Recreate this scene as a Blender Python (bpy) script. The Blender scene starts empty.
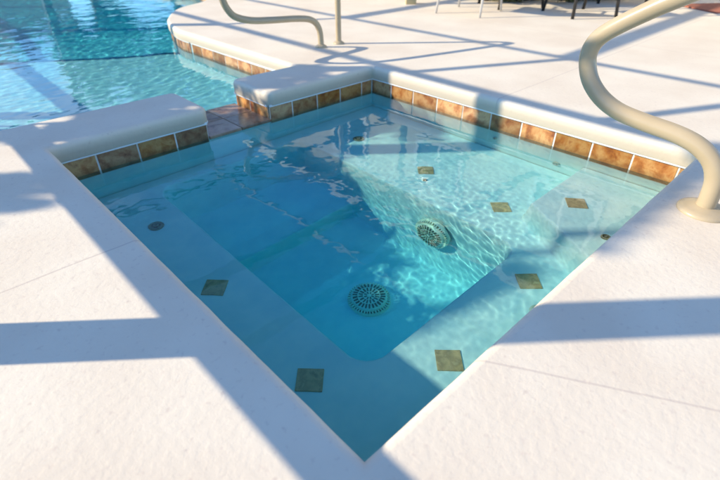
import bpy, bmesh, math, random
from mathutils import Vector, Matrix, Quaternion, noise
R = math.radians
random.seed(7)
S = bpy.context.scene
COL = S.collection

# ------------------------------------------------------------------ camera
cam_data = bpy.data.cameras.new('camera')
cam_data.sensor_width = 36.0
cam_data.lens = 471.6 / 720 * 36
cam_data.clip_start = 0.02
cam_data.clip_end = 2000
cam = bpy.data.objects.new('camera', cam_data)
COL.objects.link(cam)
CAM = Vector((-0.363, -0.367, 0.85))
pitch, bear = math.atan(320 / 471.6), R(46.3)
fwd = Vector((math.cos(bear) * math.cos(pitch), math.sin(bear) * math.cos(pitch), -math.sin(pitch)))
cam.location = CAM
cam.rotation_euler = fwd.to_track_quat('-Z', 'Y').to_euler()
cam_data.dof.use_dof = True
cam_data.dof.focus_distance = 1.65
cam_data.dof.aperture_fstop = 2.8
S.camera = cam

# ------------------------------------------------------------------ sky and sun
SUN = Vector((0.671, -0.574, -0.469))          # the way the light travels
elev = math.asin(0.469)
az = math.atan2(-SUN.x, -SUN.y)
w = bpy.data.worlds.new('World'); S.world = w; w.use_nodes = True
nt = w.node_tree
for n in list(nt.nodes): nt.nodes.remove(n)
out = nt.nodes.new('ShaderNodeOutputWorld')
bg = nt.nodes.new('ShaderNodeBackground'); bg.inputs[1].default_value = 0.15
sky = nt.nodes.new('ShaderNodeTexSky'); sky.sky_type = 'NISHITA'; sky.sun_disc = False
sky.sun_elevation = elev; sky.sun_rotation = az; sky.air_density = 1.0; sky.dust_density = 0.0; sky.ozone_density = 6.0
tc = nt.nodes.new('ShaderNodeTexCoord')
mp = nt.nodes.new('ShaderNodeMapping'); mp.inputs['Scale'].default_value = (1.0, 1.0, 2.6)
cn = nt.nodes.new('ShaderNodeTexNoise'); cn.inputs['Scale'].default_value = 2.3; cn.inputs['Detail'].default_value = 8; cn.inputs['Roughness'].default_value = 0.55
cr = nt.nodes.new('ShaderNodeMapRange'); cr.inputs[1].default_value = 0.50; cr.inputs[2].default_value = 0.66
cr.inputs[4].default_value = 0.8
cm = nt.nodes.new('ShaderNodeMixRGB'); cm.inputs[2].default_value = (8.5, 8.6, 9.0, 1)
nt.links.new(tc.outputs['Generated'], mp.inputs[0]); nt.links.new(mp.outputs[0], cn.inputs[0])
nt.links.new(cn.outputs[0], cr.inputs[0])
# the clouds gather low in the north, beyond the pool
dv = nt.nodes.new('ShaderNodeVectorMath'); dv.operation = 'DOT_PRODUCT'; dv.inputs[1].default_value = (-0.09, 0.96, 0.26)
nt.links.new(tc.outputs['Generated'], dv.inputs[0])
dm = nt.nodes.new('ShaderNodeMapRange'); dm.inputs[1].default_value = 0.91; dm.inputs[2].default_value = 0.985
nt.links.new(dv.outputs['Value'], dm.inputs[0])
cx = nt.nodes.new('ShaderNodeMath'); cx.operation = 'MULTIPLY'
nt.links.new(cr.outputs[0], cx.inputs[0]); nt.links.new(dm.outputs[0], cx.inputs[1]); nt.links.new(cx.outputs[0], cm.inputs[0])
hs = nt.nodes.new('ShaderNodeHueSaturation'); hs.inputs['Saturation'].default_value = 1.0
nt.links.new(sky.outputs[0], hs.inputs['Color']); nt.links.new(hs.outputs[0], cm.inputs[1]); nt.links.new(cm.outputs[0], bg.inputs[0]); nt.links.new(bg.outputs[0], out.inputs[0])
sl = bpy.data.lights.new('sun', 'SUN'); sl.energy = 3.5; sl.angle = R(0.5); sl.color = (1.0, 0.86, 0.64)
sl.cycles.is_caustics_light = True
sun = bpy.data.objects.new('sun', sl); COL.objects.link(sun)
sun.rotation_euler = SUN.to_track_quat('-Z', 'Y').to_euler(); sun.location = (-8, 7, 8)
S.view_settings.view_transform = 'Standard'; S.view_settings.look = 'None'
S.view_settings.gamma = 1; S.view_settings.use_curve_mapping = False
S.view_settings.exposure = 0.96
S.render.engine = 'CYCLES'
S.cycles.max_bounces = 12; S.cycles.transmission_bounces = 8; S.cycles.diffuse_bounces = 6
S.cycles.sample_clamp_indirect = 6.0
S.cycles.caustics_refractive = True; S.cycles.caustics_reflective = False
S.cycles.use_denoising = True

# ------------------------------------------------------------------ helpers
class MB:
    def __init__(s): s.v = []; s.f = []; s.sm = []
    def quad(s, pts, smooth=False):
        b = len(s.v); s.v += [tuple(p) for p in pts]; s.f.append(tuple(range(b, b + len(pts)))); s.sm.append(smooth)
    def box(s, c, d, rot=None, bev=0.0):
        bm = bmesh.new(); bmesh.ops.create_cube(bm, size=1)
        for v in bm.verts: v.co = Vector((v.co.x * d[0], v.co.y * d[1], v.co.z * d[2]))
        if bev: bmesh.ops.bevel(bm, geom=list(bm.edges), offset=bev, segments=2, affect='EDGES', profile=0.5)
        M = Matrix.Translation(c) @ (rot.to_matrix().to_4x4() if rot else Matrix())
        s.add_bm(bm, M); bm.free()
    def add_bm(s, bm, M=Matrix(), smooth=False):
        b = len(s.v); bm.verts.index_update()
        for v in bm.verts: s.v.append(tuple(M @ v.co))
        for f in bm.faces: s.f.append(tuple(b + v.index for v in f.verts)); s.sm.append(smooth)
    def bar(s, a, b, wd, th):
        a = Vector(a); b = Vector(b); d = b - a
        s.box((a + b) / 2, (wd, th, d.length), d.to_track_quat('Z', 'Y'))
    def tube(s, pts, r, n=14, cap=True):
        pts = [Vector(p) for p in pts]; b0 = len(s.v); up = None
        rr = r if hasattr(r, '__len__') else [r] * len(pts)
        for i, p in enumerate(pts):
            t = (pts[min(i + 1, len(pts) - 1)] - pts[max(i - 1, 0)]).normalized()
            if up is None:
                up = t.orthogonal().normalized()
            else:
                up = (up - t * up.dot(t)).normalized()
            sd = t.cross(up)
            for k in range(n):
                a = 2 * math.pi * k / n
                s.v.append(tuple(p + (up * math.cos(a) + sd * math.sin(a)) * rr[i]))
        for i in range(len(pts) - 1):
            for k in range(n):
                q = b0 + i * n; k2 = (k + 1) % n
                s.f.append((q + k, q + k2, q + n + k2, q + n + k)); s.sm.append(True)
        if cap:
            s.f.append(tuple(b0 + k for k in range(n))[::-1]); s.sm.append(False)
            e = b0 + (len(pts) - 1) * n
            s.f.append(tuple(e + k for k in range(n))); s.sm.append(False)
    def lathe(s, prof, c=(0, 0, 0), n=40, rot=None):
        M = Matrix.Translation(c) @ (rot.to_matrix().to_4x4() if rot else Matrix()); b = len(s.v)
        for (r, z) in prof:
            for k in range(n):
                a = 2 * math.pi * k / n
                s.v.append(tuple(M @ Vector((r * math.cos(a), r * math.sin(a), z))))
        for i in range(len(prof) - 1):
            for k in range(n):
                k2 = (k + 1) % n
                s.f.append((b + i * n + k, b + i * n + k2, b + (i + 1) * n + k2, b + (i + 1) * n + k)); s.sm.append(True)
    def build(s, name, mat, parent=None):
        me = bpy.data.meshes.new(name); me.from_pydata(s.v, [], s.f)
        me.polygons.foreach_set('use_smooth', s.sm)
        me.materials.append(mat); me.update()
        return link(name, me, parent)

def link(name, me, parent=None):
    o = bpy.data.objects.new(name, me); COL.objects.link(o)
    if parent:
        o.parent = parent
        o.matrix_parent_inverse = Matrix.Translation(parent.location).inverted() if not parent.rotation_euler.z else parent.matrix_basis.inverted()
    return o
def tag(o, label=None, cat=None, group=None, kind=None):
    if label: o['label'] = label
    if cat: o['category'] = cat
    if group: o['group'] = group
    if kind: o['kind'] = kind
    return o
def empty(name, loc, label, cat, group=None):
    o = bpy.data.objects.new(name, None); COL.objects.link(o); o.location = loc; o.empty_display_size = 0.1
    return tag(o, label, cat, group)
def smooth_path(pts, k=8):
    P = [Vector(p) for p in pts]; r = []
    for i in range(len(P) - 1):
        a, b, c, d = P[max(i - 1, 0)], P[i], P[i + 1], P[min(i + 2, len(P) - 1)]
        for j in range(k):
            t = j / k
            r.append(0.5 * ((2 * b) + (c - a) * t + (2 * a - 5 * b + 4 * c - d) * t * t + (3 * b - a - 3 * c + d) * t ** 3))
    r.append(P[-1]); return r
def sstep(a, b, x):
    t = min(1, max(0, (x - a) / (b - a))); return t * t * (3 - 2 * t)
def grid(xs, ys, fz):
    m = MB(); nx = len(xs)
    for y in ys:
        for x in xs: m.v.append((x, y, fz(x, y)))
    for j in range(len(ys) - 1):
        for i in range(nx - 1):
            a = j * nx + i; m.f.append((a, a + 1, a + nx + 1, a + nx)); m.sm.append(True)
    return m
def lin(a, b, n): return [a + (b - a) * i / n for i in range(n + 1)]

# ------------------------------------------------------------------ materials
def new_mat(name, base=(.8, .8, .8), rough=.6, metal=0.0, spec=.5):
    m = bpy.data.materials.new(name); m.use_nodes = True
    b = m.node_tree.nodes['Principled BSDF']
    b.inputs['Base Color'].default_value = (*base, 1); b.inputs['Roughness'].default_value = rough
    b.inputs['Metallic'].default_value = metal; b.inputs['Specular IOR Level'].default_value = spec
    return m, m.node_tree, b
def N(t, typ, **kw):
    n = t.nodes.new(typ)
    for k, v in kw.items(): setattr(n, k, v)
    return n
def mottled(name, c1, c2, scale, rough=.6, bump=0.0, bscale=None, detail=6, dist=0.01, lo=.35, hi=.65, spec=.5):
    m, t, b = new_mat(name, c1, rough, spec=spec)
    tc = N(t, 'ShaderNodeTexCoord')
    n = N(t, 'ShaderNodeTexNoise'); n.inputs['Scale'].default_value = scale; n.inputs['Detail'].default_value = detail
    t.links.new(tc.outputs['Object'], n.inputs[0])
    r = N(t, 'ShaderNodeMapRange'); r.inputs[1].default_value = lo; r.inputs[2].default_value = hi
    t.links.new(n.outputs[0], r.inputs[0])
    x = N(t, 'ShaderNodeMixRGB'); x.inputs[1].default_value = (*c1, 1); x.inputs[2].default_value = (*c2, 1)
    t.links.new(r.outputs[0], x.inputs[0]); t.links.new(x.outputs[0], b.inputs['Base Color'])
    if bump:
        n2 = N(t, 'ShaderNodeTexNoise'); n2.inputs['Scale'].default_value = bscale or scale * 4; n2.inputs['Detail'].default_value = 5
        t.links.new(tc.outputs['Object'], n2.inputs[0])
        bp = N(t, 'ShaderNodeBump'); bp.inputs['Strength'].default_value = bump; bp.inputs['Distance'].default_value = dist
        t.links.new(n2.outputs[0], bp.inputs['Height']); t.links.new(bp.outputs[0], b.inputs['Normal'])
    return m

def deck_material():
    m, t, b = new_mat('cool_deck', (.80, .745, .70), .75, spec=.25)
    tc = N(t, 'ShaderNodeTexCoord')
    # broad faint stains
    n = N(t, 'ShaderNodeTexNoise'); n.inputs['Scale'].default_value = 2.2; n.inputs['Detail'].default_value = 7
    t.links.new(tc.outputs['Object'], n.inputs[0])
    r = N(t, 'ShaderNodeMapRange'); r.inputs[1].default_value = .38; r.inputs[2].default_value = .66
    t.links.new(n.outputs[0], r.inputs[0])
    x = N(t, 'ShaderNodeMixRGB'); x.inputs[1].default_value = (.80, .725, .60, 1); x.inputs[2].default_value = (.73, .64, .52, 1)
    t.links.new(r.outputs[0], x.inputs[0])
    # small tan specks
    n3 = N(t, 'ShaderNodeTexNoise'); n3.inputs['Scale'].default_value = 55; n3.inputs['Detail'].default_value = 6
    t.links.new(tc.outputs['Object'], n3.inputs[0])
    r3 = N(t, 'ShaderNodeMapRange'); r3.inputs[1].default_value = .60; r3.inputs[2].default_value = .74; r3.inputs[4].default_value = .55
    t.links.new(n3.outputs[0], r3.inputs[0])
    x3 = N(t, 'ShaderNodeMixRGB'); x3.inputs[2].default_value = (.60, .50, .43, 1)
    t.links.new(x.outputs[0], x3.inputs[1]); t.links.new(r3.outputs[0], x3.inputs[0])
    # scored control joints: thin lines in the slab
    sep = N(t, 'ShaderNodeSeparateXYZ'); t.links.new(tc.outputs['Object'], sep.inputs[0])
    def math_(op, a, bb=None, c=None):
        k = N(t, 'ShaderNodeMath', operation=op)
        for i, q in enumerate((a, bb, c)):
            if q is None: continue
            if isinstance(q, (int, float)): k.inputs[i].default_value = q
            else: t.links.new(q, k.inputs[i])
        return k.outputs[0]
    X, Y = sep.outputs[0], sep.outputs[1]
    wob = math_('MULTIPLY_ADD', n.outputs[0], .02, -.01)
    def line(d, wdt=.0035):
        return math_('LESS_THAN', math_('ABSOLUTE', math_('ADD', d, wob)), wdt)
    l1 = line(math_('SUBTRACT', Y, 1.035))
    l2 = math_('MULTIPLY', line(math_('SUBTRACT', math_('MULTIPLY_ADD', Y, .58, X), .352)), math_('LESS_THAN', Y, 0))
    l3 = math_('MULTIPLY', line(math_('SUBTRACT', X, 4.1)), 1.0)
    l4 = math_('MULTIPLY', line(math_('SUBTRACT', Y, -1.6)), 1.0)
    L = math_('MAXIMUM', math_('MAXIMUM', l1, l2), math_('MAXIMUM', l3, l4))
    x4 = N(t, 'ShaderNodeMixRGB'); x4.inputs[2].default_value = (.52, .44, .39, 1)
    t.links.new(x3.outputs[0], x4.inputs[1]); t.links.new(math_('MULTIPLY', L, .5), x4.inputs[0])
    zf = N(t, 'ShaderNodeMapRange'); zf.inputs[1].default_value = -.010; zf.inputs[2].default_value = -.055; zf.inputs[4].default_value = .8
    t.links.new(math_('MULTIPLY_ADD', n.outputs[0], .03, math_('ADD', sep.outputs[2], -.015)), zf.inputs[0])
    x5 = N(t, 'ShaderNodeMixRGB'); x5.inputs[2].default_value = (.52, .45, .355, 1)  # tan splash dirt, darkened further to paint the sunlit edge face dimmer
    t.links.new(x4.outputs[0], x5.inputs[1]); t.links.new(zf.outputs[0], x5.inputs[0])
    t.links.new(x5.outputs[0], b.inputs['Base Color'])
    # knockdown texture: flattened splats plus grain
    n2 = N(t, 'ShaderNodeTexNoise'); n2.inputs['Scale'].default_value = 46; n2.inputs['Detail'].default_value = 3
    t.links.new(tc.outputs['Object'], n2.inputs[0])
    r2 = N(t, 'ShaderNodeMapRange'); r2.inputs[1].default_value = .42; r2.inputs[2].default_value = .58
    t.links.new(n2.outputs[0], r2.inputs[0])
    n5 = N(t, 'ShaderNodeTexNoise'); n5.inputs['Scale'].default_value = 190; n5.inputs['Detail'].default_value = 3
    t.links.new(tc.outputs['Object'], n5.inputs[0])
    h = math_('MULTIPLY_ADD', n5.outputs[0], .55, r2.outputs[0])
    h = math_('SUBTRACT', h, math_('MULTIPLY', L, 2.0))
    bp = N(t, 'ShaderNodeBump'); bp.inputs['Strength'].default_value = .24; bp.inputs['Distance'].default_value = .0012
    t.links.new(h, bp.inputs['Height']); t.links.new(bp.outputs[0], b.inputs['Normal'])
    return m
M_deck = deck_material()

def slate_material(name, cols, rough=.35, scale=9, wet=False):
    m, t, b = new_mat(name, cols[0], rough)
    tc = N(t, 'ShaderNodeTexCoord'); gi = N(t, 'ShaderNodeNewGeometry')
    mul = N(t, 'ShaderNodeVectorMath', operation='SCALE'); mul.inputs['Scale'].default_value = 37.0
    cmb = N(t, 'ShaderNodeCombineXYZ')
    for i in range(3): t.links.new(gi.outputs['Random Per Island'], cmb.inputs[i])
    t.links.new(cmb.outputs[0], mul.inputs[0])
    add = N(t, 'ShaderNodeVectorMath', operation='ADD')
    t.links.new(tc.outputs['Object'], add.inputs[0]); t.links.new(mul.outputs[0], add.inputs[1])
    n = N(t, 'ShaderNodeTexNoise'); n.inputs['Scale'].default_value = scale; n.inputs['Detail'].default_value = 7
    n.inputs['Distortion'].default_value = .35; n.inputs['Roughness'].default_value = .62
    t.links.new(add.outputs[0], n.inputs[0])
    cr = N(t, 'ShaderNodeValToRGB'); e = cr.color_ramp.elements
    e[0].position = .3; e[0].color = (*cols[0], 1); e[1].position = .72; e[1].color = (*cols[-1], 1)
    for i, c in enumerate(cols[1:-1]):
        q = e.new(.3 + .42 * (i + 1) / (len(cols) - 1)); q.color = (*c, 1)
    t.links.new(n.outputs[0], cr.inputs[0])
    hsv = N(t, 'ShaderNodeHueSaturation')
    rr = N(t, 'ShaderNodeMapRange'); rr.inputs[3].default_value = .5; rr.inputs[4].default_value = 1.3
    t.links.new(gi.outputs['Random Per Island'], rr.inputs[0]); t.links.new(rr.outputs[0], hsv.inputs['Value'])
    t.links.new(cr.outputs[0], hsv.inputs['Color'])
    sr = N(t, 'ShaderNodeMath', operation='FRACT'); s7 = N(t, 'ShaderNodeMath', operation='MULTIPLY'); s7.inputs[1].default_value = 7.31
    t.links.new(gi.outputs['Random Per Island'], s7.inputs[0]); t.links.new(s7.outputs[0], sr.inputs[0])
    sm_ = N(t, 'ShaderNodeMapRange'); sm_.inputs[3].default_value = .82; sm_.inputs[4].default_value = 1.12
    t.links.new(sr.outputs[0], sm_.inputs[0]); t.links.new(sm_.outputs[0], hsv.inputs['Saturation'])
    if wet:                                                     # green water mark along the waterline
        sp_ = N(t, 'ShaderNodeSeparateXYZ'); t.links.new(tc.outputs['Object'], sp_.inputs[0])
        ad = N(t, 'ShaderNodeMath', operation='MULTIPLY_ADD'); ad.inputs[1].default_value = .07
        t.links.new(n.outputs[0], ad.inputs[0]); t.links.new(sp_.outputs[2], ad.inputs[2])
        mr = N(t, 'ShaderNodeMapRange'); mr.inputs[1].default_value = -.108; mr.inputs[2].default_value = -.142; mr.inputs[4].default_value = .5
        t.links.new(ad.outputs[0], mr.inputs[0])
        mx = N(t, 'ShaderNodeMixRGB'); mx.inputs[2].default_value = (.13, .075, .025, 1)
        t.links.new(hsv.outputs[0], mx.inputs[1]); t.links.new(mr.outputs[0], mx.inputs[0]); t.links.new(mx.outputs[0], b.inputs['Base Color'])
    else: t.links.new(hsv.outputs[0], b.inputs['Base Color'])
    bp = N(t, 'ShaderNodeBump'); bp.inputs['Strength'].default_value = .5; bp.inputs['Distance'].default_value = .004
    t.links.new(n.outputs[0], bp.inputs['Height']); t.links.new(bp.outputs[0], b.inputs['Normal'])
    return m
M_tile = slate_material('slate_tile', [(.20, .045, .010), (.46, .18, .05), (.62, .36, .14), (.34, .10, .03)], scale=13, wet=True)
M_accent = slate_material('accent_slate', [(.44, .21, .07), (.74, .41, .15), (.56, .29, .10), (.80, .50, .21)], scale=22)
M_spill = slate_material('spillway_slate', [(.13, .07, .04), (.34, .19, .10), (.44, .29, .17), (.22, .12, .07)], rough=.16, scale=10)
M_grout = mottled('grout', (.82, .80, .76), (.58, .52, .44), 11, .8)
M_strip = new_mat('white_strip', (.82, .84, .85), .3)[0]
M_plaster = mottled('aqua_plaster', (.68, .84, .83), (.84, .92, .87), 7, .6, .25, 60, dist=.003)
M_poolpl = mottled('pool_plaster', (.50, .74, .80), (.62, .80, .84), 9, .6)
M_edge = mottled('dark_blue', (.02, .10, .25), (.03, .16, .32), 40, .3)
M_rail = mottled('cream_rail', (.43, .345, .22), (.475, .385, .255), 6, .26, .06, 120, dist=.001)
M_drain = mottled('drain_plastic', (.86, .80, .60), (.90, .86, .70), 20, .45)
M_slot = new_mat('drain_slot', (.13, .14, .10), .8)[0]
M_fit = mottled('jet_plastic', (.66, .66, .58), (.55, .52, .42), 25, .4)
M_fitbrown = mottled('jet_bronze', (.24, .18, .10), (.36, .28, .17), 40, .4)
M_bronze = mottled('bronze_aluminium', (.055, .042, .032), (.075, .058, .044), 8, .45)
M_black = mottled('black_steel', (.018, .017, .016), (.03, .028, .026), 12, .42)
M_alu = mottled('brushed_aluminium', (.52, .50, .47), (.60, .58, .55), 20, .38)
M_sling = mottled('dark_sling', (.05, .045, .035), (.08, .07, .055), 90, .8)
M_slinglight = mottled('tan_sling', (.42, .36, .27), (.48, .42, .32), 90, .8)
M_wall = mottled('cream_stucco', (.70, .60, .42), (.64, .54, .37), 3, .85, .35, 60, dist=.004)
M_white = mottled('white_trim', (.78, .76, .70), (.72, .70, .65), 5, .6)
M_dark = new_mat('dark_glass', (.03, .045, .055), .08)[0]
M_roof = mottled('roof_tile', (.34, .17, .10), (.24, .12, .08), 5, .8, .5, 14, dist=.02)
M_column = mottled('tan_column', (.52, .43, .24), (.46, .37, .20), 6, .8, .2, 60, dist=.003)
M_lawn = mottled('lawn', (.07, .085, .03), (.12, .115, .05), 7, .95, .6, 60, dist=.03)
M_leaf = mottled('leaf', (.04, .085, .025), (.075, .12, .04), 2, .6)
M_leaf2 = mottled('olive_leaf', (.15, .14, .05), (.22, .19, .08), 3, .6)
M_bark = mottled('bark', (.16, .12, .085), (.10, .075, .05), 9, .9, .5, 30)
M_mat = mottled('terracotta_mat', (.42, .15, .09), (.33, .11, .07), 30, .95, .5, 200, dist=.004)

def water_material(name):
    m = bpy.data.materials.new(name); m.use_nodes = True; t = m.node_tree
    for n in list(t.nodes): t.nodes.remove(n)
    o = N(t, 'ShaderNodeOutputMaterial')
    g = N(t, 'ShaderNodeBsdfGlass'); g.inputs['Roughness'].default_value = 0.0; g.inputs['IOR'].default_value = 1.33
    t.links.new(g.outputs[0], o.inputs["Surface"])
    return m
M_water = water_material("spa_water")
M_pwater = water_material("pool_water")

# ------------------------------------------------------------------ deck: one slab with a bullnose edge round the spa, the dam and the pool
A = 2.07; DY0, DY1 = 2.05, 2.46; GX0, GX1 = 0.795, 1.175
ZW, ZP = -0.18, -0.174
def arc(cx, cy, r, a0, a1, n=6): return [(cx + r * math.cos(R(a0 + (a1 - a0) * i / n)), cy + r * math.sin(R(a0 + (a1 - a0) * i / n))) for i in range(n + 1)]
pool_right = [(p.x, p.y) for p in smooth_path([(1.69, 4.05, 0), (1.70, 4.30, 0), (1.79, 4.65, 0), (1.93, 4.98, 0), (2.30, 5.50, 0), (2.86, 5.90, 0), (3.35, 6.8, 0), (3.55, 8.3, 0), (3.3, 10.3, 0), (2.3, 11.9, 0), (.8, 12.4, 0), (-.3, 11.7, 0), (-.72, 10.2, 0), (-.75, 8.0, 0)], 6)]
spa_side = [(0, 0), (A, 0), (A, DY0)]
dam2 = arc(GX1 + .05, DY0 + .05, .05, 270, 180) + arc(GX1 + .05, DY1 - .05, .05, 180, 90)
dam1 = arc(GX0 - .05, DY1 - .05, .05, 90, 0) + arc(GX0 - .05, DY0 + .05, .05, 0, -90)
pool_line = [(1.69 - .0, DY1)] + pool_right + [(-.75, DY1)]
hole = spa_side + dam2 + pool_line + dam1 + [(0, DY0)]
def weather(lp, step=.04, amp=.0016):                    # hand trowelled edge: very slightly wavy
    r = []
    for i in range(len(lp)):
        a = Vector((*lp[i], 0)); b = Vector((*lp[(i + 1) % len(lp)], 0)); n = max(1, int((b - a).length / step))
        for k in range(n):
            p = a.lerp(b, k / n); q = p * 9
            r.append((p.x + amp * noise.noise(q), p.y + amp * noise.noise(q + Vector((7, 3, 1)))))
    return r
deck_out = [(-1.35, -5), (9.5, -5), (9.5, 2.2), (4.6, 14.0), (-1.35, 14.0)]
def slab(name, loops, top, thick, bev, mat):
    cu = bpy.data.curves.new(name + '_outline', 'CURVE'); cu.dimensions = '2D'; cu.fill_mode = 'BOTH'
    for lp in loops:
        sp = cu.splines.new('POLY'); sp.points.add(len(lp) - 1); sp.use_cyclic_u = True
        for i, q in enumerate(lp): sp.points[i].co = (q[0], q[1], 0, 1)
    cu.extrude = thick / 2 - bev; cu.bevel_depth = bev; cu.bevel_resolution = 5; cu.offset = -bev
    tmp = bpy.data.objects.new(name + '_tmp', cu); COL.objects.link(tmp)
    dg = bpy.context.evaluated_depsgraph_get(); dg.update()
    me = bpy.data.meshes.new_from_object(tmp.evaluated_get(dg))
    bpy.data.objects.remove(tmp)
    me.name = name
    for v in me.vertices:
        z = v.co.z; zb = -thick / 2
        if z < zb + bev + 1e-5: z = zb + (z - zb) * .35          # a tight lower arris under the bullnose
        v.co.z = z + top - thick / 2
    me.materials.clear(); me.materials.append(mat)
    for p in me.polygons: p.use_smooth = abs(p.normal.z) < .995
    me.update()
    return link(name, me)
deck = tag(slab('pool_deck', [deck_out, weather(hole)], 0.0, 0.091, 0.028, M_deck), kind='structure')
lawn_in = [(-1.3, -4.95), (9.45, -4.95), (9.45, 2.15), (4.55, 13.95), (-1.3, 13.95)]
lm = slab('lawn', [[(-60, -60), (80, -60), (80, 80), (-60, 80)], lawn_in], -.03, 0.02, 0.002, M_lawn)
tag(lm, kind='structure')

# ------------------------------------------------------------------ spa
REC = []
spa = empty('spa', (1.03, 1.03, 0), 'sunken square spa with teal water, benches and brown slate waterline tiles', 'spa')
W0, W1, WD = -.02, A + .02, DY0 + .02      # wall planes behind the overhanging coping
fx0, fx1, fy0, fy1, fr = .39, 1.32, .39, 1.95, .09
BZ, FZ, SZ = -.50, -1.0, -.33
def spa_z(x, y):
    cx, cy = (fx0 + fx1) / 2, (fy0 + fy1) / 2; hx, hy = (fx1 - fx0) / 2 - fr, (fy1 - fy0) / 2 - fr
    qx, qy = abs(x - cx) - hx, abs(y - cy) - hy
    d = math.hypot(max(qx, 0), max(qy, 0)) + min(max(qx, qy), 0) - fr      # < 0 inside the well
    fl = FZ + .11 * sstep(1.395, 1.425, y)                                 # low step across the back of the well
    z = BZ + (fl - BZ) * sstep(-.012, .058, -d)
    ex = (x - 1.31) - (y - .10) * (.23 / .39)                              # > 0 inside the entry step
    e = min(ex * .86, .49 - y)
    z += (SZ - z) * sstep(-.012, .022, e)
    return z
def fine(a, b, marks, base=.03):
    xs = set(round(v, 4) for v in lin(a, b, int((b - a) / base)))
    for mk, w_ in marks:
        for k in range(-12, 13): xs.add(round(mk + k * w_ / 12, 4))
    return sorted(v for v in xs if a <= v <= b)
gx = fine(W0 - .01, W1 + .01, [(fx0 + .03, .08), (fx1 - .03, .08), (fx0 + fr / 2, .1), (fx1 - fr / 2, .1)] , .02)
gx = fine(W0 - .01, W1 + .01, [(fx0 + .03, .08), (fx1 - .03, .08), (1.42, .16)], .016)
gy = fine(W0 - .01, WD + .01, [(fy0 + .03, .08), (fy1 - .03, .08), (.49, .04), (1.41, .03)], .016)
REC.append(grid(gx, gy, spa_z).build('basin', M_plaster, spa))
wl = MB()
for a, b in (((W0, W0), (W1, W0)), ((W1, W0), (W1, WD)), ((W1, WD), (W0, WD)), ((W0, WD), (W0, W0))):
    wl.quad([(a[0], a[1], -.07), (b[0], b[1], -.07), (b[0], b[1], -.56), (a[0], a[1], -.56)])
# leave the notch of the spillway open
wl.f.pop(2); wl.sm.pop(2)
for (xa, xb, zt) in ((W1, GX1 + .02, -.07), (GX1 + .02, GX0 - .02, -.20), (GX0 - .02, W0, -.07)):
    wl.quad([(xa, WD, zt), (xb, WD, zt), (xb, WD, -.56), (xa, WD, -.56)])
REC.append(wl.build('basin_wall', M_plaster, spa))
# waterline tiles: each tile a slightly proud slab on a grout backing
ZT0, ZT1 = -.094, -.225
def tile_run(mb, gr, st, a, b, nrm, tw=.203, first=None, z0=ZT0, z1=ZT1):
    a = Vector((*a, 0)); b = Vector((*b, 0)); n = Vector((*nrm, 0)); d = (b - a); Ln = d.length; d.normalize()
    q = [a + n * .004, b + n * .004]
    gr.quad([(q[0].x, q[0].y, z0), (q[1].x, q[1].y, z0), (q[1].x, q[1].y, z1 - .006), (q[0].x, q[0].y, z1 - .006)])
    s0 = 0.0; s1 = first or tw
    while s0 < Ln - .01:
        e = min(s1, Ln); g = .0042
        if e - s0 > .02:
            c = a + d * ((s0 + e) / 2) + n * .004
            mb.box((c.x, c.y, (z0 + z1) / 2), (e - s0 - 2 * g, .005, z0 - z1 - .006), Quaternion((0, 0, 1), math.atan2(d.y, d.x)), .002)
        s0 = e; s1 = e + tw
    c = (a + b) / 2 + n * .006
    st.box((c.x, c.y, z0 + .0075), (Ln, .022, .015), Quaternion((0, 0, 1), math.atan2(d.y, d.x)), .003)
tl, gr, st = MB(), MB(), MB()
tile_run(tl, gr, st, (W1, WD), (W1, W0), (-1, 0), first=.19)
tile_run(tl, gr, st, (W1 - .013, WD), (GX1 + .02, WD), (0, -1), first=.10)
tile_run(tl, gr, st, (GX0 - .02, WD), (W0, WD), (0, -1), first=.19)
tile_run(tl, gr, st, (W0, WD - .013), (W0, W0), (1, 0))
tile_run(tl, gr, st, (W0 + .013, W0), (W1 - .013, W0), (0, 1))
tile_run(tl, gr, st, (GX1 + .02, WD + .006), (GX1 + .02, DY1 - .02), (-1, 0), first=.2)
tile_run(tl, gr, st, (GX0 - .02, DY1 - .02), (GX0 - .02, WD + .006), (1, 0), first=.2)
REC.append(tl.build('waterline_tiles', M_tile, spa)); REC.append(gr.build('grout_bed', M_grout, spa)); st.build('white_edge_strip', M_strip, spa)
# spillway sill of slate in the gap of the dam
sp = MB()
for i in range(2):
    for j in range(2):
        x0 = GX0 - .018 + i * .21; x1 = min(x0 + .206, GX1 + .018); y0 = DY0 + .004 + j * .215; y1 = y0 + .211
        sp.box(((x0 + x1) / 2, (y0 + y1) / 2, -.176), (x1 - x0, y1 - y0, .022), None, .003)
REC.append(sp.build('spillway_sill', M_spill, spa))
co = MB(); co.box(((GX0 + GX1) / 2, (DY0 + DY1) / 2 + .012, -.75), (GX1 - GX0 + .038, DY1 - DY0 - .02, 1.135))
REC.append(co.build('spillway_core', M_grout, spa))
# accent tiles set flush on the benches
def accent(x, y, rot=0, s=.088, lab=None):
    z = spa_z(x, y); m = MB()
    m.box((x, y, z + .002), (s, s, .008), Quaternion((0, 0, 1), R(rot)), .002)
    o = m.build('accent_tile', M_accent, spa); REC.append(o)
    return o
for q in ((.22, 1.08, 0), (.22, .48, 0), (.61, .215, 0), (1.155, .235, 0), (1.55, .62, 0), (1.58, 1.13, 0), (1.70, .325, -8)): accent(q[0], q[1], 45 + q[2])
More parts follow.
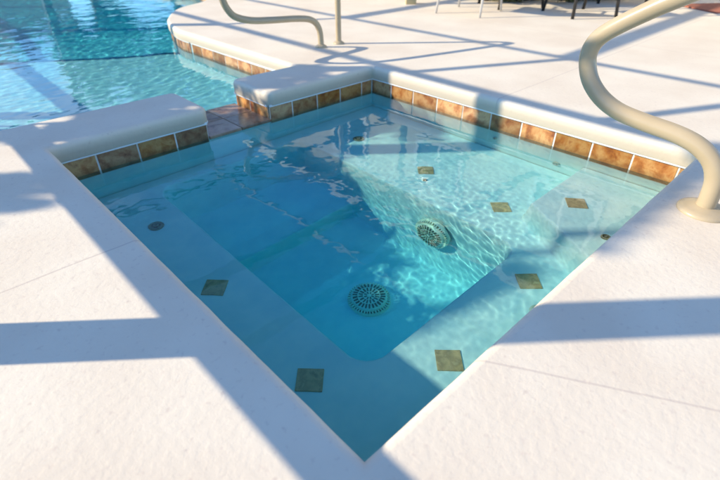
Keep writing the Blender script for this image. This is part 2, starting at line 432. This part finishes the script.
# round drain covers: domed grate with slots
def drain(name, loc, rot):
    m = MB(); rr = .1
    m.lathe([(.101, 0), (.103, .012), (.1, .02), (.097, .022)], loc, 56, rot)
    m.lathe([(.088, .022), (.089, .034), (.08, .042), (.05, .046), (.0, .047)], loc, 56, rot)
    M = Matrix.Translation(loc) @ rot.to_matrix().to_4x4()
    for k in range(44):                                       # ribs of the side ring
        a = 2 * math.pi * k / 44; c = M @ Vector((.094 * math.cos(a), .094 * math.sin(a), .026))
        m.box(c, (.014, .006, .012), rot @ Quaternion((0, 0, 1), a))
    o = m.build(name, M_drain, spa); REC.append(o)
    s = MB()
    for (r0, r1, n_, w_, z_) in ((.056, .078, 26, .0075, .0445), (.030, .050, 16, .0065, .0462), (.012, .025, 8, .005, .0468)):
        for k in range(n_):
            a = 2 * math.pi * (k + .5) / n_; c = M @ Vector(((r0 + r1) / 2 * math.cos(a), (r0 + r1) / 2 * math.sin(a), z_))
            s.box(c, (r1 - r0, w_, .004), rot @ Quaternion((0, 0, 1), a) @ Quaternion((0, 1, 0), R(10 if r0 > .05 else 3)))
    s.lathe([(.098, .0225), (.089, .0225)], loc, 56, rot)
    q = s.build('grate_slots', M_slot, o); REC.append(q)
    return o
tag(drain('drain_cover', (.86, .85, FZ), Quaternion()), 'round slotted drain cover on the spa floor')
tag(drain('drain_cover', (1.283, .815, -.70), Quaternion((0, 1, 0), R(-86))), 'round slotted drain cover on the side of the wide bench')
# jets and small fittings
def fitting(x, y, z, r, mat, nrm=(0, 0, 1)):
    m = MB(); q = Vector(nrm).to_track_quat('Z', 'Y')
    m.lathe([(r, 0), (r * .98, .008), (r * .8, .013), (r * .62, .012), (r * .55, .002), (.0, -.001)], (x, y, z), 28, q)
    m.lathe([(r * .34, 0), (r * .34, .014), (r * .22, .017), (r * .2, .004), (.0, .003)], (x, y, z), 20, q)
    o = m.build('jet_fitting', mat, spa); REC.append(o); return o
fitting(1.03, .12, BZ, .034, M_fit); fitting(.235, 1.64, BZ, .036, M_fitbrown); fitting(1.60, 1.70, BZ, .036, M_fitbrown)
fitting(1.52, .11, SZ, .02, M_fitbrown); fitting(W1 - .002, 1.02, -.33, .014, M_fit, (-1, 0, 0)); fitting(1.49, 1.06, BZ, .012, M_slot)
fitting(W1 - .002, .62, -.40, .02, M_fit, (-1, 0, 0))

def waves(x, y, amp, sc, seed):
    p = Vector((x * sc, y * sc, seed))
    return amp * (noise.noise(p) + .45 * noise.noise(p * 2.3 + Vector((5, 1, 0))) + .16 * noise.noise(p * 5.1 + Vector((1, 9, 3))))
def jetwaves(x, y):
    a = 0
    for (cx, cy, g, s_) in ((1.12, .85, .00050, .40), (.80, .62, .00030, .3), (.35, 1.75, .00055, .4), (1.1, 1.6, .00012, .5)):
        r = math.hypot(x - cx, y - cy)
        a += g * math.exp(-(r / s_) ** 2) * (noise.noise(Vector((x * 17, y * 17, cx))) + .5 * noise.noise(Vector((x * 37, y * 37, cy))))
    return a
def water(name, xs, ys, zf, mat):
    m = grid(xs, ys, zf); nx, ny = len(xs), len(ys)
    o = m.build(name, mat); tag(o, kind='structure'); o.cycles.is_caustics_caster = True
    return o
water('spa_water', lin(-.80, 2.12, 400), lin(-.05, DY0 + .04, 290),
      lambda x, y: ZW + waves(x, y, .00040, 7.0, .3) + jetwaves(x, y) + .00006 * noise.noise(Vector((x * 42, y * 42, 4.4))), M_water)

# ------------------------------------------------------------------ pool
pool = empty('swimming_pool', (1.2, 6.5, 0), 'freeform swimming pool of bright turquoise water behind the spa dam', 'swimming pool')
def arc_step(x): return 4.62 + .62 * sstep(1.7, .2, x) - .25 * sstep(1.6, 2.0, x)
def pool_z(x, y):
    z = -.56
    z -= .42 * sstep(0, .10, y - arc_step(x))
    z -= .30 * sstep(5.4, 7.5, y)
    return z
REC.append(grid(lin(-1, 4, 90), lin(DY1 - .05, 13, 240), pool_z).build('pool_floor', M_poolpl, pool))
def ring_wall(pts, off, z0, z1, close=True):
    m = MB(); n = len(pts); P = []
    for i in range(n):
        a = Vector(pts[i - 1]); b = Vector(pts[i]); c = Vector(pts[(i + 1) % n])
        t = ((b - a).normalized() + (c - b).normalized()); t = t.normalized() if t.length > 1e-6 else (c - b).normalized()
        P.append(b + Vector((t.y, -t.x)) * off)
    for i in range(n if close else n - 1):
        a, b = P[i], P[(i + 1) % n]
        m.quad([(a.x, a.y, z0), (b.x, b.y, z0), (b.x, b.y, z1), (a.x, a.y, z1)], True)
    return m, P
pw, PP = ring_wall(pool_line, .02, -.07, -1.5, False)
pw.quad([(PP[-1].x, DY1 - .02, -.07), (GX0 - .02, DY1 - .02, -.07), (GX0 - .02, DY1 - .02, -1.5), (PP[-1].x, DY1 - .02, -1.5)])
pw.quad([(GX1 + .02, DY1 - .02, -.07), (1.72, DY1 - .02, -.07), (1.72, DY1 - .02, -1.5), (GX1 + .02, DY1 - .02, -1.5)])
pw.quad([(GX0 - .02, DY1 - .02, -.19), (GX1 + .02, DY1 - .02, -.19), (GX1 + .02, DY1 - .02, -1.5), (GX0 - .02, DY1 - .02, -1.5)])
REC.append(pw.build('pool_wall', M_poolpl, pool))
tl, gr, st = MB(), MB(), MB()
for i in range(len(PP) - 1):
    a, b = PP[i], PP[i + 1]; d = (b - a)
    if d.length < .03: continue
    nn = Vector((-d.y, d.x)).normalized()
    tile_run(tl, gr, st, a, b, nn, z1=-.25)
tile_run(tl, gr, st, (GX1 + .03, DY1 - .02), (1.69, DY1 - .02), (0, 1), z1=-.25)
tile_run(tl, gr, st, (-.75, DY1 - .02), (GX0 - .03, DY1 - .02), (0, 1), z1=-.25)
REC.append(tl.build('waterline_tiles', M_tile, pool)); REC.append(gr.build('grout_bed', M_grout, pool)); st.build('white_edge_strip', M_strip, pool)
tm = MB(); xs_ = lin(-.74, 2.05, 60)
for i in range(60):
    xa, xb = xs_[i], xs_[i + 1]
    ya, yb = arc_step(xa), arc_step(xb)
    tm.quad([(xa, ya - .055, -.552), (xb, yb - .055, -.552), (xb, yb + .004, -.552), (xa, ya + .004, -.552)])
REC.append(tm.build('step_edge_strip', M_edge, pool))  # dark blue strip along the edge of the step
def pz(x, y):
    far = sstep(2.4, 7, y)
    return ZP + waves(x, y * 1.25, .0013 + .0016 * far, 3.1, 7.7) + waves(x * .8 - y * .25, y * 1.4, .0011, 14, 2.2)
water('pool_water', lin(-2.0, 3.95, 300), lin(DY1 - .04, 13.9, 600), pz, M_pwater)
# the bodies of water under the two surfaces: clear, absorbing red
def water_body(name, lo, hi, absorb, dens):
    m = bpy.data.materials.new(name); m.use_nodes = True; t = m.node_tree
    for n in list(t.nodes): t.nodes.remove(n)
    o = N(t, 'ShaderNodeOutputMaterial'); v = N(t, 'ShaderNodeVolumeAbsorption')
    v.inputs['Color'].default_value = (*absorb, 1); v.inputs['Density'].default_value = dens
    t.links.new(v.outputs[0], o.inputs['Volume'])
    b = MB(); b.box([(p + q) / 2 for p, q in zip(lo, hi)], [q - p for p, q in zip(lo, hi)])
    tag(b.build(name, m), kind='structure')
water_body('spa_water_body', (-.07, -.07, -1.3), (2.14, DY0 + .06, ZW + .005), (0, .895, .962), 1.6)
water_body('pool_water_body', (-.97, DY1 - .06, -1.9), (4.0, 12.95, ZP + .012), (0, .90, .965), 1.35)
for o in REC: o.cycles.is_caustics_receiver = True

# ------------------------------------------------------------------ grab rails
PROF = [(0, 0), (0, .05), (.006, .115), (.028, .165), (.062, .198), (.108, .222), (.175, .238), (.28, .25), (.375, .267), (.45, .303), (.505, .357), (.532, .423), (.528, .472), (.502, .512), (.447, .556), (.365, .61), (.31, .643), (.2, .705), (.1, .755), (.0, .79), (-.08, .795), (-.145, .76), (-.185, .69), (-.19, .6), (-.19, .4), (-.19, .2), (-.19, 0)]
def grab_rail(A0, dirv, r, pr, label, reach=0.0):
    root = empty('grab_rail', (*A0, 0), label, 'grab rail', 'cream grab rails bolted to the deck')
    d = Vector((*dirv, 0)); a = Vector((*A0, 0))
    m = MB(); m.tube(smooth_path([a + d * (s_ + reach * min(1, max(0, (s_ - .09) / .34))) + Vector((0, 0, z)) for s_, z in PROF], 7), r, 24)
    m.build('tube', M_rail, root)
    for s_ in (0, -.19):
        e = MB(); c = a + d * s_
        e.lathe([(pr, .0005), (pr, .006), (pr * .94, .012), (pr * .75, .017), (r * 1.25, .021), (r * 1.02, .024), (r * .9, .024)], c, 48)
        e.build('escutcheon', M_rail, root)
grab_rail((1.505, -.165), (0, 1), .0305, .083, 'large cream S-shaped grab rail at the right edge of the spa')
grab_rail((2.195, 2.765), (-1, 0), .0235, .046, 'small cream S-shaped grab rail beside the swimming pool', .29)

# ------------------------------------------------------------------ screen enclosure whose members throw the stripes on the deck
cage = empty('screen_enclosure', (-1.0, 3, 0), 'dark bronze aluminium frame of a pool screen enclosure', 'pool cage')
def member(name, a, b, w_, t_):
    m = MB(); m.bar(a, b, w_, t_); return m.build(name, M_bronze, cage)
HE, HP, XP = 2.19, 2.66, -.53
posts = (-1.0, 1.30, 3.72, 4.6, 6.9, 9.3, 11.7)
for y in posts: member('post', (-1, y, 0), (-1, y, HE), .1, .1)
member('chair_rail', (-.990, -3, .662), (-.990, 13, .662), .078, .054)
member('eave_beam', (-1, -3, HE), (-1, 13, HE), .05, .045)
member('purlin', (XP, -3, HP), (XP, 13, HP), .04, .035)
for y in (-1.0, 1.30, 3.16, 4.45, 6.9, 9.3, 11.7):
    member('rafter', (-1, y, HE), (XP, y, HP), .04, .06)
    member('roof_beam', (XP, y, HP), (7.8 if y < 7 else 3.3, y, HP), .13, .055)
member('purlin', (3.25, -3, HP), (3.25, 13.15, HP), .05, .05)
member('post', (2.72, 13.15, 0), (2.72, 13.15, HP + .1), .17, .15)

# ------------------------------------------------------------------ vegetation
def leaf_cloud(m, c, rad, n, size, seed):
    rg = random.Random(seed)
    cl = [(rg.uniform(-.75, .75), rg.uniform(-.75, .75), rg.uniform(-.8, .85), rg.uniform(.25, .5)) for _ in range(16)]
    for i in range(n):
        q = rg.choice(cl); v = Vector((rg.gauss(0, 1), rg.gauss(0, 1), rg.gauss(0, 1))).normalized() * q[3] * rg.random() ** .4
        p = Vector((c[0] + (q[0] + v.x) * rad[0], c[1] + (q[1] + v.y) * rad[1], c[2] + (q[2] + v.z) * rad[2]))
        a = Vector((rg.gauss(0, 1), rg.gauss(0, 1), rg.gauss(0, .6))).normalized(); b = a.orthogonal().normalized()
        s_ = size * rg.uniform(.6, 1.3)
        m.quad([p - a * s_, p + b * s_ * .35, p + a * s_, p - b * s_ * .35])
def shrub(loc, rad, n, size, seed, label, mat=None, group='unseen shrubs added to shade the dam'):
    root = empty('shrub', (loc[0], loc[1], -.03), label, 'shrub', group)
    m = MB(); leaf_cloud(m, (loc[0], loc[1], loc[2]), rad, n, size, seed); m.build('foliage', mat or M_leaf, root)
    k = MB(); rg = random.Random(seed)
    for i in range(5):
        k.tube(smooth_path([(loc[0] + rg.uniform(-.08, .08), loc[1] + rg.uniform(-.08, .08), -.03), (loc[0] + rg.uniform(-.2, .2), loc[1] + rg.uniform(-.2, .2), loc[2] * .5), (loc[0] + rg.uniform(-.4, .4) * rad[0], loc[1] + rg.uniform(-.5, .5) * rad[1], loc[2])], 4), [.022 - .0012 * q for q in range(9)], 7)
    k.build('stem', M_bark, root)
for (x, y, z, rx, ry, rz, n_, sd) in ((-1.75, 3.85, 1.42, .28, .36, .20, 850, 1), (-1.75, 4.35, 1.64, .28, .36, .17, 800, 2), (-1.8, 4.95, 2.2, .30, .36, .20, 700, 3)):  # unseen shrubs, crowns added at heights that put the dam in shade
    shrub((x, y, z), (rx, ry, rz), n_, .06, sd, 'unseen shrub on bare stems outside the pool cage, added to shade the dam')
def tree(loc, h, rad, seed, label, n=3800):
    root = empty('garden_tree', (loc[0], loc[1], -.03), label, 'tree', 'trees beyond the pool')
    k = MB(); rg = random.Random(seed); x, y = loc
    k.tube(smooth_path([(x, y, -.03), (x + .08, y, h * .3), (x - .05, y + .05, h * .55), (x, y, h * .8)], 5), [.17 - .008 * q for q in range(16)], 10)
    for i in range(7):
        a = rg.uniform(0, 6.28); z0 = h * rg.uniform(.35, .6)
        k.tube([(x, y, z0), (x + .5 * rad * math.cos(a) * .6, y + .5 * rad * math.sin(a) * .6, z0 + h * .12), (x + rad * .75 * math.cos(a), y + rad * .75 * math.sin(a), z0 + h * .26)], [.07, .045, .02], 7)
    k.build('trunk', M_bark, root)
    m = MB(); leaf_cloud(m, (x, y, h * .66), (rad, rad, h * .34), n, .2, seed); m.build('crown', M_leaf, root)
for i, (x, y, h, r_) in enumerate(((-5.0, 24, 4.4, 1.8), (4.9, 17.2, 3.6, 1.5), (7.3, 16.6, 4.9, 1.7), (9.6, 17.5, 4.6, 1.7))):
    tree((x, y), h, r_, 30 + i, 'leafy green tree standing beyond the far end of the pool')

# unseen tree added outside the cage; clumps placed to shade deck and bench
lt = empty('added_shade_tree', (-4.2, 5.0, -.03), 'unseen tree added outside the pool cage to cast leaf shade left of the spa and by the rail', 'tree')
k = MB(); k.tube(smooth_path([(-4.25, 5.25, -.03), (-4.3, 5.2, 1.2), (-4.2, 5.1, 2.5), (-4.1, 4.95, 3.95)], 5), [.07 - .003 * q for q in range(16)], 8)
k.build('trunk', M_bark, lt)
def clump(m, u, c, hu, hz, n, seed, size=.05):       # a leaf clump aimed to block sun: u runs across the sun, c along it
    rg = random.Random(seed); U = Vector((.65, .76, 0)); D = Vector((-.76, .65, 0))
    for i in range(n):
        v = Vector((rg.gauss(0, 1), rg.gauss(0, 1), rg.gauss(0, 1))).normalized() * rg.random() ** .4
        p = U * (u + v.x * hu) + D * (c[0] + v.y * .25) + Vector((0, 0, c[1] + v.y * .25 * .53 + v.z * hz))
        a = Vector((rg.gauss(0, 1), rg.gauss(0, 1), rg.gauss(0, .5))).normalized(); b = a.orthogonal().normalized(); s_ = size * rg.uniform(.6, 1.3)
        m.quad([p - a * s_, p + b * s_ * .4, p + a * s_, p - b * s_ * .4])
m = MB()
for i, (u, hu, cz, hz) in enumerate(((1.235, .05, 2.58, .17), (1.035, .05, 2.60, .16), (.85, .07, 2.55, .12), *[(.70 + .075 * q, .06, (6.25 + .78 + .10 * q) * .53, .028 + .004 * q) for q in range(10)], *[(.722 + .036 * q, .042, (6.25 - .49 + .075 * q) * .53, .02) for q in range(9)])):
    clump(m, u, (6.25, cz), hu, hz, int(5200 * hu * (hz + .1) * 8), 70 + i)
m.build('crown', M_leaf, lt)

# ------------------------------------------------------------------ house across the patio: its sunlit front faces the spa
FW = Vector((math.cos(bear), math.sin(bear), 0)); RT = Vector((math.sin(bear), -math.cos(bear), 0))
def hp(lat, dist, z=0): return Vector((CAM.x, CAM.y, 0)) + FW * dist + RT * lat + Vector((0, 0, z))
HQ = Quaternion((0, 0, 1), math.atan2(RT.y, RT.x))
def hbox(name, mat, boxes, parent, M=Matrix()):
    m = MB(); q = M.to_quaternion()
    for (x0, x1, y0, y1, z0, z1) in boxes: m.box(M @ Vector(((x0 + x1) / 2, (y0 + y1) / 2, (z0 + z1) / 2)), (x1 - x0, y1 - y0, z1 - z0), q)
    return m.build(name, mat, parent)
def make_house(M, ln, dp, ht, label, n_win, levels):
    # local frame: front along +y at x = 0, outward normal -x
    root = empty('house', M @ Vector((0, ln / 2, 0)), label, 'house')
    hbox('wall', M_wall, [(0, dp, 0, ln, -.05, ht)], root, M)
    m = MB(); o = .5; T = lambda *p: M @ Vector(p)
    e0 = [T(-o, -o, ht), T(-o, ln + o, ht), T(dp + o, ln + o, ht), T(dp + o, -o, ht)]
    r0 = [T(dp / 2, dp / 2, ht + dp * .28), T(dp / 2, ln - dp / 2, ht + dp * .28)]
    m.quad([e0[0], r0[0], r0[1], e0[1]]); m.quad([e0[1], r0[1], e0[2]]); m.quad([e0[2], r0[1], r0[0], e0[3]]); m.quad([e0[3], r0[0], e0[0]]); m.quad(e0)
    m.build('roof', M_roof, root)
    hbox('fascia', M_white, [(-o - .03, -o + .02, -o, ln + o, ht - .16, ht + .02)], root, M)
    for i in range(n_win):
        y = (i + .5) * ln / n_win - .62
        for z0, z1 in levels:
            f = hbox('window', M_white, [(-.06, .02, y - .1, y + 1.34, z0 - .09, z0), (-.06, .02, y - .1, y + 1.34, z1, z1 + .1), (-.06, .02, y - .1, y, z0, z1), (-.06, .02, y + 1.24, y + 1.34, z0, z1), (-.05, .02, y + .59, y + .65, z0, z1)], root, M)
            hbox('pane', M_dark, [(-.018, .01, y, y + 1.24, z0, z1)], f, M)
make_house(Matrix.Translation((8.4, -2, 0)), 16, 7, 5.6, 'cream stucco two storey house across the patio with rows of windows', 5, ((.1, 2.35), (3.3, 4.5)))
make_house(Matrix.Translation((4.1, 27.5, 0)) @ Matrix.Rotation(R(42), 4, 'Z'), 5.0, 5, 3.4, 'small cream bungalow beyond the far end of the pool', 2, ((.1, 2.3),))
pl = MB(); c = hp(.62, 6.42)
pl.box((c.x, c.y, 1.2), (.10, .10, 2.4), HQ, .006); pl.box((c.x, c.y, .05), (.125, .125, .1), HQ, .006)
tag(pl.build('patio_post', M_column), 'slender tan post standing on the patio behind the spa', 'post')

# ------------------------------------------------------------------ patio chairs
def patio_chair(c, yaw, label, mat, sling, r=.012):
    root = empty('patio_chair', (c[0], c[1], 0), label, 'chair', 'patio chairs behind the spa')
    q = Matrix.Translation((c[0], c[1], 0)) @ Matrix.Rotation(yaw, 4, 'Z')
    T = lambda p: q @ Vector(p)
    for sx in (-1, 1):
        m = MB(); m.tube([T((sx * .26, .27, .0)), T((sx * .24, .22, .43))], r); m.build('leg', mat, root)
        m = MB(); m.tube([T((sx * .26, -.29, .0)), T((sx * .24, -.20, .43))], r); m.build('leg', mat, root)
        m = MB(); m.tube(smooth_path([T((sx * .255, .22, .43)), T((sx * .265, .24, .58)), T((sx * .27, .18, .645)), T((sx * .27, -.05, .66)), T((sx * .25, -.27, .66))], 4), r); m.build('armrest', mat, root)
    m = MB()
    m.tube([T((-.24, .22, .43)), T((.24, .22, .43)), T((.24, -.22, .42)), T((.22, -.36, .9)), T((-.22, -.36, .9)), T((-.24, -.22, .42)), T((-.24, .22, .43))], r)
    m.build('frame', mat, root)
    m = MB()
    pr = smooth_path([(0, .225, .435), (0, .05, .415), (0, -.17, .41), (0, -.25, .46), (0, -.30, .65), (0, -.36, .89)], 4)
    for i in range(len(pr) - 1):
        a, b = pr[i], pr[i + 1]
        m.quad([T((-.225, a.y, a.z)), T((.225, a.y, a.z)), T((.225, b.y, b.z)), T((-.225, b.y, b.z))], True)
        m.quad([T((-.225, b.y, b.z - .008)), T((.225, b.y, b.z - .008)), T((.225, a.y, a.z - .008)), T((-.225, a.y, a.z - .008))], True)
    m.build('sling', sling, root)
patio_chair((4.52, 2.98), R(-80), 'pale aluminium patio chair, leftmost of the chairs at the top', M_alu, M_slinglight)
patio_chair((5.25, 2.92), R(60), 'black patio chair next to the pale aluminium chair', M_black, M_sling, .017)
patio_chair((5.27, 2.07), R(150), 'black patio chair set closest to the spa', M_black, M_sling, .017)
patio_chair((6.5, 2.05), R(100), 'black patio chair behind the others, farthest right', M_black, M_sling, .017)
# mat and planting bed at the far right
mt = MB(); mt.box((0, 0, 0), (1.2, .62, .016), None, .006)
mo = mt.build('door_mat', M_mat); mo.location = (7.05, .95, .0085); mo.rotation_euler.z = R(-35)
tag(mo, 'terracotta red door mat lying on the deck at the far right', 'mat')
for i, (l, d) in enumerate(((1.55, 6.72), (2.05, 6.68), (2.55, 6.72), (3.0, 6.85))):
    p = hp(l, d)
    shrub((p.x, p.y, .24), (.33, .33, .28), 1500, .045, 50 + i, 'low olive shrub in the bed behind the patio chairs', M_leaf2, 'low shrubs behind the chairs')
